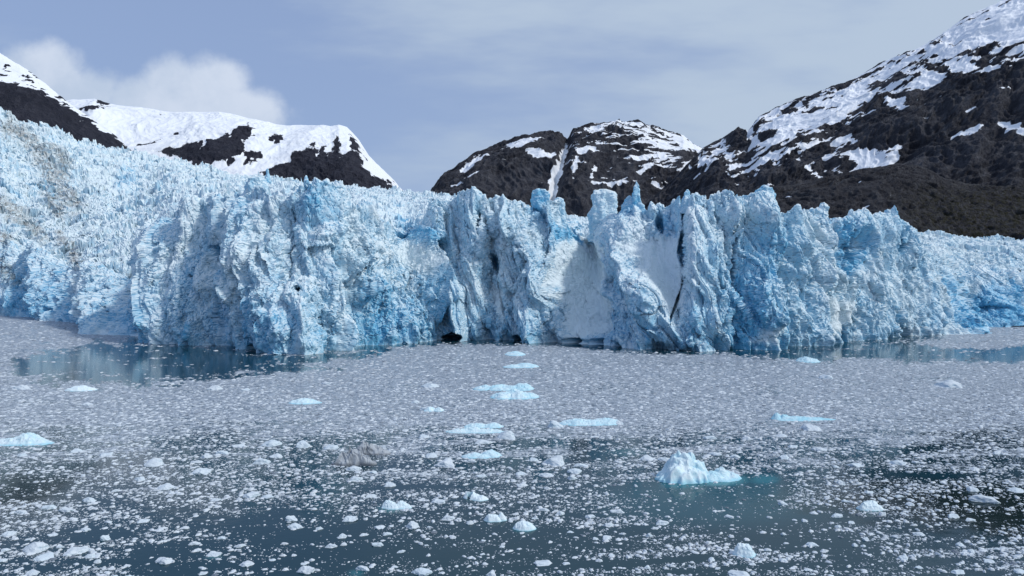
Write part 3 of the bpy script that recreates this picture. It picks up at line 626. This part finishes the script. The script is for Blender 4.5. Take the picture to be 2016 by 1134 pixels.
SHOALS = [(1420, 945, 62, 14, .9), (1505, 944, 34, 12, .55), (1340, 955, 50, 9, .5), (1085, 1048 / 1, 24, 7, .0), (1032, 1040, 24, 9, .6), (60, 875, 60, 7, .4), (1015, 785, 50, 5, .5), (1165, 836, 60, 5, .4), (1565, 828, 70, 7, .7),
          (950, 897, 40, 6, .4), (770, 1000, 30, 10, .5), (1720, 1004, 26, 8, .4), (420, 1096, 18, 6, .4), (1400, 985, 260, 60, .16), (1240, 890, 50, 9, .25), (702, 1128, 18, 8, .4)]
def build_water():
    ys = np.concatenate([[562, 564, 570, 580, 590, 600, 608], np.arange(612, 760, 2.5), np.arange(760, 1240, 4.5), np.arange(1260, 1800, 60), [2200, 3000, 5000]]).astype(float)
    xs = np.concatenate([np.arange(-4000, -300, 200), np.arange(-300, 2320, 6), np.arange(2320, 6100, 200)]).astype(float)
    px, py = np.meshgrid(xs, ys)
    X, D = ground(px, py)
    dens, green, nz = water_maps(px, py)
    shoal = np.zeros(px.shape)
    for sx, sy, rx, ry, a in SHOALS: shoal = np.maximum(shoal, a * sstep(1.25, .35, np.hypot((px - sx) / rx, (py - sy) / ry)))
    slush = dens ** 1.3 * (.35 + .65 * sstep(1050, 760, py))
    band = fbm(np.stack([px.ravel() / 160, py.ravel() / 9, 0 * px.ravel() + 14], 1), 4, 650).reshape(px.shape)
    slush = np.clip(slush * (1 + .35 * band), 0, 1)
    V = np.stack([X, D, 0 * X], -1)
    back = np.array([[[x / 4, -400, 0] for x in X[0] / 40]])
    V = np.concatenate([V, back], 0); pad = lambda a: np.concatenate([a, a[-1:]], 0)
    me = mesh_from('fjord_water', V.reshape(-1, 3), grid_faces(len(ys) + 1, len(xs))[:, ::-1], WATER, {'slush': pad(slush), 'shoal': pad(shoal), 'green': pad(green)}, True)
    link('fjord_water', me, kind='structure', label='dark teal fjord water under drifting ice')
build_water()

# brash: the countless crumbs
def build_brash(N=430000):
    g = np.random.default_rng(11)
    px = g.uniform(-420, 2440, N); py = 618 + (1240 - 618) * g.random(N) ** .95
    dens, green, nz = water_maps(px, py)
    keep = (g.random(N) < dens) & (py > prof(BASE, px) + 1.0)
    px, py, dens = px[keep], py[keep], dens[keep]; n = len(px)
    near = np.clip((py - 640) / 460, 0, 1)
    s = 2.6 * (1 - g.random(n)) ** (-1 / 2.1)                     # size in photo pixels, power law
    s = np.minimum(s, 10 + 5 * near) * (.70 + .35 * near)
    X, D = ground(px, py); w = s * D / FOC * .5
    w = w * (1.25 - .25 * near); th = g.normal(0, .5 + near, n); asp = g.uniform(.45, .95, n); hgt = w * g.uniform(.12, .42, n) * (.65 + .5 * near)
    K = 6; a = np.arange(K) / K * 6.2832
    V = np.empty((n, 2 * K + 1, 3), F32)
    j1 = g.uniform(.75, 1.2, (n, K)); j2 = g.uniform(.35, .85, (n, K)); hz = g.uniform(.55, 1.0, (n, K))
    ex = np.cos(a)[None]; ey = np.sin(a)[None] * asp[:, None]
    c, sn = np.cos(th)[:, None], np.sin(th)[:, None]
    rx, ry = ex * c - ey * sn, ex * sn + ey * c
    V[:, :K, 0] = X[:, None] + w[:, None] * rx * j1; V[:, :K, 1] = D[:, None] + w[:, None] * ry * j1; V[:, :K, 2] = -.03
    V[:, K:2 * K, 0] = X[:, None] + w[:, None] * rx * j1 * j2; V[:, K:2 * K, 1] = D[:, None] + w[:, None] * ry * j1 * j2; V[:, K:2 * K, 2] = hgt[:, None] * hz
    V[:, 2 * K, 0] = X + w * g.uniform(-.25, .25, n); V[:, 2 * K, 1] = D + w * g.uniform(-.2, .2, n); V[:, 2 * K, 2] = hgt * 1.1
    f = []
    for q in range(K):
        r = (q + 1) % K
        f += [(q, r, K + r), (q, K + r, K + q), (K + q, K + r, 2 * K)]
    f = np.array(f); faces = (f[None] + (np.arange(n) * (2 * K + 1))[:, None, None]).reshape(-1, 3)
    tone = np.clip(g.normal(.40 + .16 * near, .27, n) + .06 * (s - 4), .02, 1)
    tone = np.where(g.random(n) < .06, .0, tone); tone = np.where(g.random(n) < .10 + .05 * (s > 5), g.uniform(.85, 1.1, n), tone)
    me = mesh_from('brash_ice', V.reshape(-1, 3), faces, BRASH, {'tone': np.repeat(tone, 2 * K + 1)})
    link('brash_ice', me, kind='stuff', label='countless small crumbs of brash ice covering the fjord')
build_brash()

# ------------------------------------------------------------------ floating bergs
def berg_mesh(name, lumps, mat, seed, cell, rough=1.0, blue=0.0, dirtv=0.0, fins=None, pit=None):
    """lumps: (x, y, rx, ry, h, p) in metres around the berg's middle"""
    L = np.array([l[:5] for l in lumps], float)
    x0, x1 = (L[:, 0] - L[:, 2]).min() - .3, (L[:, 0] + L[:, 2]).max() + .3
    y0, y1 = (L[:, 1] - L[:, 3]).min() - .3, (L[:, 1] + L[:, 3]).max() + .3
    nx, ny = max(24, int((x1 - x0) / cell)), max(16, int((y1 - y0) / cell))
    X, Y = np.meshgrid(np.linspace(x0, x1, nx), np.linspace(y0, y1, ny))
    q = np.stack([X.ravel(), Y.ravel(), 0 * X.ravel() + seed], 1); one = lambda a: a.reshape(X.shape)
    size = max(l[4] for l in lumps)
    wx = X + one(perlin(q / .9, seed)) * .22 * size; wy = Y + one(perlin(q / .9, seed + 1)) * .22 * size
    H = np.full(X.shape, -1.0)
    for lx, ly, rx, ry, h, p in lumps:
        r = np.hypot((wx - lx) / rx, (wy - ly) / ry)
        H = np.maximum(H, h * (1 - np.clip(r, 0, 3) ** p) * np.where(r < 1, 1, 1.5))
    k = sstep(-.1, .5 * size, H)
    n = (one(pyr(q / (.55 * size), seed + 2, 1.2, True)) + .2) * .20 * size + (one(pyr(q / (.22 * size), seed + 3, 1.2)) + .2) * .08 * size + one(fbm(q / (.25 * size), 4, seed + 4)) * .06 * size
    n = n + one(fbm(q / (1.6 * size), 3, seed + 6)) * .28 * size + (one(pyr(q / (1.3 * size), seed + 7, 1.2, True)) + .2) * .25 * size
    H = H + (.35 + .65 * rough) * n * k
    if fins:
        ang, wl, am = fins
        c_, s_ = math.cos(ang), math.sin(ang)
        u, v_ = wx * c_ + wy * s_, -wx * s_ + wy * c_
        rg = one(ridged(np.stack([u.ravel() / wl, v_.ravel() / (4.5 * wl), 0 * u.ravel() + seed], 1), 4, seed + 8)) - .6
        H = H + am * k * rg
    if pit: H = np.where(np.hypot((X - pit[0]) / pit[2], (Y - pit[1]) / pit[3]) < 1 + .25 * one(perlin(q / .3, seed + 5)), -1.0, H)
    H = np.maximum(H, -.6)
    V = np.stack([X, Y, H], -1)
    q3 = V.reshape(-1, 3) / (.38 * size) + seed
    for ax in (0, 1, 2):
        V[..., ax] += rough * k * size * (.10 * one(fbm(q3, 3, seed + 11 + ax)) + .05 * (one(pyr(q3 * 1.5, seed + 15 + ax, 1.2)) + .2)) * (1 if ax < 2 else .6)
    H = np.where(H > -.5, V[..., 2], H)
    f = grid_faces(ny, nx)
    hz = H.ravel()[f]; f = f[(hz > -.45).any(1)]
    used = np.unique(f); m = np.full(X.size, -1); m[used] = np.arange(len(used))
    nv = len(used)
    bl = np.clip(blue + .75 * sstep(.5, .0, H.ravel()[used] / size * 2.2), 0, 1)
    return mesh_from(name, V.reshape(-1, 3)[used], m[f], mat, {'blue': bl, 'dirt': np.full(nv, dirtv), 'snow': np.zeros(nv)})

LAND = []   # landmarks that the labels of the loose chunks refer to
def berg(px, py, lumps, label, short, seed, mat=BERG, name='iceberg', cat='iceberg', group=None, hs=None, **kw):
    """lumps in photo pixels at the berg's distance: (dx, depth px, half width, half depth, height, p)"""
    X, D = ground(px, py); k = D / FOC
    hs = hs or (.82 if kw.get('blue', 0) >= .4 else 1.0)
    ls = [(a * k, b * k, c * k, d * k, h * k * hs, p) for a, b, c, d, h, p in lumps]
    me = berg_mesh(name, ls, mat, seed, max(.045, .55 * k * (1 if D < 160 else 1.2)), **kw)
    o = link(name, me, label=label, cat=cat, group=group, loc=(X, D, 0))
    LAND.append((px, py, short)); return o

berg(1348, 945, [(-6, 10, 46, 42, 27, 2.0), (-2, 18, 38, 32, 38, 2.0), (4, 22, 30, 26, 45, 2.2), (-8, 26, 13, 16, 48, 3.0), (19, 26, 12, 16, 47, 3.0), (30, 18, 20, 22, 33, 2.4), (18, -2, 30, 24, 20, 2.8), (-40, 0, 14, 18, 10, 2.2)],
     'tall peaked blue-white iceberg with two knobs on top, largest in open water', 'tall peaked iceberg', 700, blue=.28, rough=.5)
berg(1420, 945, [(-14, 6, 30, 22, 15, 1.5), (6, 18, 24, 18, 24, 1.6), (22, 14, 22, 16, 12, 1.5), (0, -4, 34, 12, 7, 2)],
     'low turquoise slab lying against the foot of the tall peaked iceberg', 'low turquoise slab', 705, blue=.5, rough=.6)
berg(704, 914, [(-24, 4, 24, 22, 26, 1.4), (-6, 4, 30, 20, 34, 1.1), (14, 0, 26, 14, 18, 1.3), (-36, -4, 14, 10, 10, 1.5), (-18, 8, 12, 12, 44, 1.0)], 'grey ribbed iceberg with sharp slanting fins, the nearer of the two grey ones', 'nearer grey iceberg', 710, mat=GREY, fins=(.6, .55, .55), rough=.08, dirtv=.15, hs=.8)
berg(728, 893, [(-14, 4, 22, 20, 30, 1.2), (6, 2, 30, 18, 22, 1.2), (28, -4, 20, 10, 9, 1.4)], 'grey ribbed iceberg with slanting fins, standing behind the nearer grey one', 'farther grey iceberg', 715, mat=GREY, fins=(.55, .55, .5), rough=.08, dirtv=.15, hs=.8)
berg(990, 766, [(0, 0, 48, 24, 9, 2), (38, 6, 24, 30, 13, 1.8), (-36, 0, 24, 20, 9, 1.6)], 'long flat turquoise floe, behind the lumpy turquoise one close to it', 'flat turquoise floe', 720, blue=.65, rough=.5)
berg(1010, 782, [(-20, 0, 26, 30, 13, 1.7), (14, 0, 30, 30, 14, 1.7), (38, 4, 14, 20, 8, 1.6), (0, 10, 20, 20, 16, 1.5)], 'lumpy pale turquoise floe directly in front of a long flat floe', 'lumpy turquoise floe', 725, blue=.5, rough=.7)
berg(1162, 834, [(-20, 0, 42, 24, 10, 1.7), (30, 4, 36, 22, 11, 1.8), (-44, 2, 18, 16, 6, 1.6), (8, -2, 24, 20, 9, 1.6)], 'long pale turquoise floe with a wavy top edge in dense brash', 'long wavy turquoise floe', 730, blue=.55, rough=.6)
berg(936, 850, [(-16, 0, 44, 16, 8, 1.6), (22, 0, 36, 16, 7, 1.6), (0, 4, 16, 12, 11, 1.5)], 'narrow pale blue bar of ice, in front of a greyer parallel bar', 'narrow pale bar', 735, blue=.4, rough=.6)
berg(952, 840, [(-14, 0, 26, 16, 8, 1.8), (18, 0, 22, 16, 8, 1.8)], 'grey-blue bar of ice lying just behind a paler parallel bar', 'grey-blue bar', 740, blue=.55, rough=.5)
berg(948, 899, [(-14, 0, 26, 16, 10, 1.6), (18, 6, 22, 16, 13, 1.6), (0, -4, 22, 12, 7, 1.6)], 'wedge-shaped pale turquoise floe between grey fins and tall berg', 'wedge turquoise floe', 745, blue=.55, rough=.5)
berg(1560, 826, [(-28, 6, 12, 12, 17, 1.2), (-14, 2, 16, 12, 10, 1.5), (14, 0, 50, 18, 6, 2.2), (46, 2, 40, 12, 4, 2)], 'long flat blue ice shelf awash, with one small peak at its end', 'flat blue shelf', 750, blue=.9, rough=.4)
berg(48, 873, [(6, 4, 40, 26, 23, 1.25), (-20, 0, 36, 24, 14, 1.5), (34, 0, 24, 16, 8, 1.5), (-44, 0, 20, 16, 8, 1.5)], 'broad low turquoise iceberg with a ridged top beside dense brash', 'broad low turquoise iceberg', 755, blue=.4, rough=.6)
berg(598, 793, [(0, 2, 30, 22, 11, 1.3), (16, 0, 20, 14, 5, 1.5), (-16, 0, 14, 14, 6, 1.6)], 'small pyramid-like turquoise berg alone in the grey brash', 'small turquoise pyramid', 760, blue=.45, rough=.5)
berg(158, 768, [(0, 0, 30, 18, 8, 1.7), (14, 0, 18, 14, 6, 1.6)], 'flat white floe near the dark lead below the shaded cliff', 'flat white floe', 765, rough=.5)
berg(1590, 711, [(0, 0, 22, 30, 9, 1.6), (14, 6, 10, 20, 5, 1.5)], 'small pale blue dome of ice close under the cliff', 'pale blue dome', 770, blue=.6, rough=.5)
berg(1015, 698, [(0, 0, 20, 30, 7, 1.6), (-10, 4, 12, 20, 5, 1.5)], 'small pale turquoise floe close in front of the sea caves', 'floe by the sea caves', 775, blue=.6, rough=.5)
berg(1030, 722, [(6, 4, 26, 26, 8, 1.6), (-16, -4, 24, 20, 5, 1.6)], 'midway pale turquoise floe between cliff and flat turquoise floe', 'midway turquoise floe', 780, blue=.6, rough=.5)
berg(854, 808, [(-8, 0, 12, 14, 8, 1.5), (10, 0, 10, 14, 7, 1.5)], 'twin-lumped pale blue ice piece in the grey brash', 'twin-lumped ice piece', 785, blue=.4)
berg(935, 982, [(-8, 8, 16, 14, 12, 1.7), (10, -4, 16, 12, 8, 1.8), (0, 2, 18, 12, 9, 1.8)], 'tilted white floe with a dark hollow in its upper end', 'hollowed white floe', 790, rough=.4, pit=(-.62, .25, .34, .6))
berg(778, 999, [(-10, 2, 18, 14, 14, 1.5), (14, 0, 18, 12, 11, 1.5), (-2, -4, 20, 10, 6, 1.7)], 'saddle-shaped white and pale blue berg at the edge of dark water', 'saddle-shaped berg', 795, blue=.15)
berg(1033, 1040, [(0, 0, 23, 18, 12, 2.6), (-6, 2, 18, 16, 13, 2.4)], 'flat-topped thick white ice block with a turquoise foot', 'flat-topped block', 800, blue=.1, rough=.5)
berg(976, 1024, [(-4, 0, 20, 14, 11, 2.0), (12, 2, 10, 10, 17, 1.6)], 'white ice block with a raised corner beside the flat-topped one', 'raised-corner block', 805, rough=.6)
berg(1466, 1092, [(0, 0, 22, 18, 18, 2.0), (6, -6, 14, 12, 14, 1.8), (-10, 2, 14, 12, 14, 1.8)], 'chunky rounded white ice block below the berg pool', 'chunky rounded block', 810, blue=.1)
berg(1714, 1002, [(0, 2, 22, 16, 14, 1.5), (-10, 0, 16, 12, 12, 1.6), (10, -2, 16, 10, 8, 1.7)], 'crumbly white ice block on dark greenish water', 'crumbly white block', 815, blue=.1)

CH = [  # crop origin x, then (x, y, w) in 2.834x crop pixels
 (0, [(120,90,110),(1205,92,90),(1375,97,60),(1815,62,70),(490,180,80),(430,440,80),(125,463,70),(303,503,28),(1520,400,130),(1690,412,100),(1245,450,90),(1850,420,110),(1155,472,70),(1545,472,90),(1455,505,110),
      (860,512,120),(1100,500,80),(1130,558,140),(1330,410,100),(595,460,100),(500,715,90),(120,780,80),(370,768,90),(280,755,90),(795,830,80),(1200,712,70),(1400,690,110),(1490,695,80),(1625,820,85),(1650,862,100),(605,835,60),
      (480,876,70),(55,902,100),(290,905,80),(160,930,40),(25,992,60),(200,987,150),(335,975,50),(250,1032,135),(430,1000,150),(20,1050,60),(505,1027,70),(545,1058,50),(180,1122,90),(590,928,70),(890,877,50),(1035,866,60),
      (1240,924,60),(1085,955,70),(1105,992,60),(1335,968,70),(1190,1015,95),(920,1055,115),(1380,1068,92),(1125,1087,40),(1130,1122,60),(1520,1045,40),(1640,1020,40),(1845,971,75),(1900,918,50),(1695,1067,40),(1710,1110,128),
      (1740,1046,40),(1530,1097,30),(1920,955,40),(710,1078,45),(1780,872,50),(1950,822,100),(920,645,110),(785,595,80),(650,660,60)]),
 (650, [(110,822,95),(655,817,88),(275,862,80),(190,906,60),(270,962,80),(320,902,60),(1145,814,45),(765,668,35),(605,722,90),(230,692,80),(335,630,90),(140,600,90),(240,556,60),(645,519,140),(1070,629,75),(1205,573,95),
      (1065,566,80),(1250,508,160),(1400,519,90),(985,362,120),(855,392,110),(1255,302,110),(1610,286,60),(565,466,80),(130,540,100),(525,360,80),(535,208,80),(475,166,60),(560,78,110),(1765,482,110),(1870,486,90),
      (1450,806,70),(1605,778,90),(1285,787,60),(1190,766,70),(1850,842,90),(1555,853,70),(1545,921,80),(1480,928,45),(395,1000,60),(685,920,45),(185,1099,95),(510,1117,130),(1190,1064,115),(625,1118,45),(1500,1050,55),
      (1570,1018,45),(1770,1090,50),(1000,1113,40),(460,860,80),(70,916,55),(15,968,50),(900,1130,70),(1810,870,50),(1320,1065,50),(1350,592,70),(850,580,70),(1360,556,100),(1135,489,70),(790,498,70),(855,938,38),(960,972,45),
      (850,1014,35),(1055,985,35),(780,842,50),(550,862,35),(535,965,35),(360,1085,45),(1630,900,45),(1780,912,50),(1340,890,40),(1070,895,40)]),
 (1316, [(260,458,85),(370,470,85),(205,472,50),(225,367,90),(435,371,70),(625,353,75),(690,414,70),(835,432,100),(645,477,80),(1040,517,110),(935,526,50),(1275,507,110),(1380,501,50),(1835,451,70),(1705,538,60),(1700,657,85),
      (1935,657,100),(1770,716,175),(1195,709,60),(1195,792,60),(1590,804,95),(1685,823,70),(1290,691,60),(1345,736,60),(990,718,50),(1115,668,60),(960,621,60),(940,801,80),(1020,838,55),(635,733,65),(340,804,60),(810,784,60),
      (760,828,45),(705,822,35),(945,860,50),(1395,902,70),(1100,931,60),(805,962,80),(870,996,60),(1310,1037,80),(1400,1089,55),(1790,1054,80),(1610,1115,90),(1965,1110,90),(390,1127,130),(1755,925,40),(1550,733,45),(635,1047,60),
      (275,1092,45),(800,317,140),(880,30,100),(1560,77,180),(1915,952,40),(1835,984,40),(1625,962,50),(1690,1000,45),(1500,850,40),(1040,965,40),(1085,968,40),(655,952,35),(640,902,40),(550,990,55),(470,1070,50),(240,1045,45),(780,1100,60)])]
def chunk_mesh(seed, flat):
    bm = bmesh.new(); bmesh.ops.create_icosphere(bm, subdivisions=4, radius=1)
    V = np.array([v.co[:] for v in bm.verts], F32)
    F = np.array([[v.index for v in f.verts] for f in bm.faces]); bm.free()
    g = np.random.default_rng(seed)
    N = g.normal(size=(13, 3)); N[:, 2] = np.abs(N[:, 2]) * .8; N /= np.linalg.norm(N, axis=1)[:, None]; dd = g.uniform(.62, 1.0, 13)
    r = np.min(np.where(V @ N.T > .05, dd / np.maximum(V @ N.T, .05), 1.15), 1); r = np.minimum(r, 1.15)
    r = r * (1 + .16 * fbm(V * 1.6 + seed, 3, seed)) + .10 * (pyr(V * 2.6 + seed, seed, 1.2, True) + .2) + .025 * fbm(V * 7, 2, seed)
    P = V * r[:, None]
    P[:, 1] *= .75; P[:, 2] = P[:, 2] * flat + .12 * flat
    P[:, 2] = np.where(P[:, 2] < 0, P[:, 2] * .5, P[:, 2])
    bump = g.uniform(-.5, .5, 2)
    P[:, 2] += np.where(P[:, 2] > 0, .35 * flat * np.exp(-((P[:, 0] - bump[0]) ** 2 + (P[:, 1] - bump[1]) ** 2) / .12), 0)
    h = np.abs(P[:, 0]).max()
    return mesh_from('ice_chunk', P / h, F, CHUNK)
CM = [chunk_mesh(900 + q, f) for q, f in enumerate((.42, .30, .55, .36, .48, .62, .28, .40, .52, .34, .45, .38, .58, .32))]
rng = random.Random(4)
rank = {}
items = []
for ox, lst in CH:
    for cx, cy, w in lst:
        items.append((ox + cx / 2.834, 734 + cy / 2.834, w / 2.834))
NAMED = {(487, 1111): ('dimpled dome-shaped white chunk in the dark water', 'dimpled dome chunk'), (420, 1092): ('boxy bright white chunk with one steep side in dark water', 'boxy bright chunk'),
         (71, 1082): ('broad streaky flat chunk amid loose ice by the photo edge', 'streaky flat chunk'), (1070, 1109): ('oblong smooth white chunk alone in dark water', 'oblong smooth chunk'),
         (1941, 987): ('long ragged white floe on dark greenish water', 'long ragged floe'), (1877, 1018): ('stubby bright chunk at the rim of the dark greenish water', 'stubby bright chunk'),
         (689, 1024): ('rounded greyish-white chunk at the edge of dark water', 'rounded greyish chunk'), (399, 931): ('long low white chunk in dense brash, left of the grey icebergs', 'long low chunk'),
         (1683, 916): ('flat oval white chunk in thin brash beyond the tall peaked iceberg', 'flat oval chunk'), (573, 1024): ('white chunk with a pointed tip at the edge of dark water', 'pointed-tip chunk'),
         (1236, 912): ('wide pale chunk of joined lumps in mid brash', 'wide joined chunk')}
def named(px, py): return next((v for k, v in NAMED.items() if math.hypot(px - k[0], py - k[1]) < 4), None)
for px, py, w in items:
    if named(px, py): LAND.append((px, py, named(px, py)[1]))
near = []
for q, (px, py, w) in enumerate(items):
    if named(px, py): continue
    d, li = min((math.hypot(px - lx, 2.2 * (py - ly)), i) for i, (lx, ly, s_) in enumerate(LAND))
    near.append((li, d, q))
for li in range(len(LAND)):
    for r_, (l, d, q) in enumerate(sorted(n for n in near if n[0] == li)): rank[q] = (r_, li)
def ordinal(n):
    w = ['nearest', 'second nearest', 'third nearest', 'fourth nearest', 'fifth nearest', 'sixth nearest', 'seventh nearest', 'eighth nearest', 'ninth nearest', 'tenth nearest']
    if n < 10: return w[n]
    n += 1
    return f"{n}{'th' if 10 < n % 100 < 14 else {1: 'st', 2: 'nd', 3: 'rd'}.get(n % 10, 'th')} nearest"
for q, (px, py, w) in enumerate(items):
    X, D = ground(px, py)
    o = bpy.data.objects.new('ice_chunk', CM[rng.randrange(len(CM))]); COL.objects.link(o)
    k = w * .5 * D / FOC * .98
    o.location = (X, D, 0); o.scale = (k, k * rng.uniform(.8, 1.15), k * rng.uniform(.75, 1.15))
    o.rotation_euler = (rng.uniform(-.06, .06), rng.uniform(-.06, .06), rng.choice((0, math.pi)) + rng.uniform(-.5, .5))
    if named(px, py): o['label'] = named(px, py)[0]
    else:
        r_, li = rank[q]; lx, ly, sh = LAND[li]
        size = 'broad' if w > 40 else 'middling' if w > 26 else 'small'
        side = 'behind it' if py < ly - 14 else 'in front of it' if py > ly + 14 else 'beside it'
        o['label'] = f'{size} white chunk, {ordinal(r_)} to the {sh}, {side}'
    o['category'] = 'ice chunk'; o['group'] = 'ice chunks adrift on the fjord'

# ------------------------------------------------------------------ sky, sun, camera
AZ, EL = R(114), R(44)                     # sun to the right, a little behind the viewer
sd = bpy.data.lights.new('sun', 'SUN'); so = bpy.data.objects.new('sun', sd); COL.objects.link(so)
sd.energy = 2.2; sd.angle = R(6); sd.color = (1, .97, .93)
dirv = np.array([math.sin(AZ) * math.cos(EL), math.cos(AZ) * math.cos(EL), math.sin(EL)])
from mathutils import Vector
so.rotation_euler = Vector(dirv).to_track_quat('Z', 'Y').to_euler()

W = bpy.data.worlds.new('World'); S.world = W; W.use_nodes = True
T = NT.__new__(NT); T.t = W.node_tree; T.t.nodes.clear()
sky = T.n('ShaderNodeTexSky', sky_type='NISHITA', sun_disc=False, sun_elevation=EL, sun_rotation=AZ, altitude=100.0, air_density=1.0, dust_density=1.0, ozone_density=3.0)
g = T.n('ShaderNodeTexCoord').outputs['Generated']
xyz = T.n('ShaderNodeSeparateXYZ', {0: g})
yy = T.math('MAXIMUM', xyz.outputs[1], .02)
u = T.math('DIVIDE', xyz.outputs[0], yy); v = T.math('DIVIDE', xyz.outputs[2], yy)
uv = T.n('ShaderNodeCombineXYZ', {0: u, 1: v}).outputs[0]
front = T.ramp(xyz.outputs[1], .05, .3)
# thin high veil: thickest to the right, torn into slanting bands
band = T.n('ShaderNodeMapping', {'Vector': uv, 'Rotation': (0, 0, R(22)), 'Scale': (1.1, 4.2, 1)}).outputs[0]
vn = T.noise(1.7, 5, .55, band)
veil = T.ramp(T.math('ADD', vn, T.math('MULTIPLY', u, .34)), .36, .66)
veil = T.math('ADD', T.math('MULTIPLY', veil, .62), T.math('ADD', .26, T.math('MULTIPLY', T.ramp(u, -.35, .15), .10)))
veilc = (4.65, 5.7, 7.15)
c = T.mix(.62, sky.outputs[0], (2.5, 3.65, 6.9))
c = T.mix(veil, c, veilc)
# heaped cloud over the snowy mountain
def blob(x, y, rx, ry):
    a = T.math('DIVIDE', T.math('SUBTRACT', u, (x - CX) / FOC), rx / FOC); b = T.math('DIVIDE', T.math('SUBTRACT', v, (HOR - y) / FOC), ry / FOC)
    return T.math('SUBTRACT', 1.0, T.math('SQRT', T.math('ADD', T.math('MULTIPLY', a, a), T.math('MULTIPLY', b, b))))
m = None
for q in [(95, 150, 80, 75), (150, 190, 110, 60), (270, 205, 80, 60), (340, 175, 75, 62), (418, 172, 78, 68), (470, 222, 90, 56), (330, 225, 220, 46), (20, 180, 90, 80)]:
    m = blob(*q) if m is None else T.math('MAXIMUM', m, blob(*q))
cn = T.noise(9.0, 7, .6, uv); cn2 = T.noise(26.0, 5, .6, uv)
cl = T.math('ADD', m, T.math('ADD', T.math('MULTIPLY', T.math('SUBTRACT', cn, .5), 1.3), T.math('MULTIPLY', T.math('SUBTRACT', cn2, .5), .35)))
cl = T.math('MULTIPLY', T.math('MULTIPLY', T.ramp(cl, -.18, .38), .95), front)
cc = T.mix(T.ramp(T.noise(7.0, 5, .6, T.n('ShaderNodeMapping', {'Vector': uv, 'Location': (.02, -.02, 0)}).outputs[0]), .35, .65), (5.0, 6.0, 7.6), (6.4, 7.2, 8.6))
c = T.mix(cl, c, cc)
bg = T.n('ShaderNodeBackground', {'Color': c, 'Strength': .1})
T.n('ShaderNodeOutputWorld', {'Surface': bg.outputs[0]})

cam = bpy.data.cameras.new('camera'); co = bpy.data.objects.new('camera', cam); COL.objects.link(co)
co.location = (0, 0, CAM_Z); co.rotation_euler = (R(90), 0, 0)
cam.sensor_width = 36; cam.lens = 36 * FOC / 2016; cam.shift_y = (HOR - 567) / 2016
cam.clip_start = .5; cam.clip_end = 30000
S.camera = co
S.view_settings.view_transform = 'Standard'; S.view_settings.look = 'None'; S.view_settings.exposure = 0; S.view_settings.gamma = 1
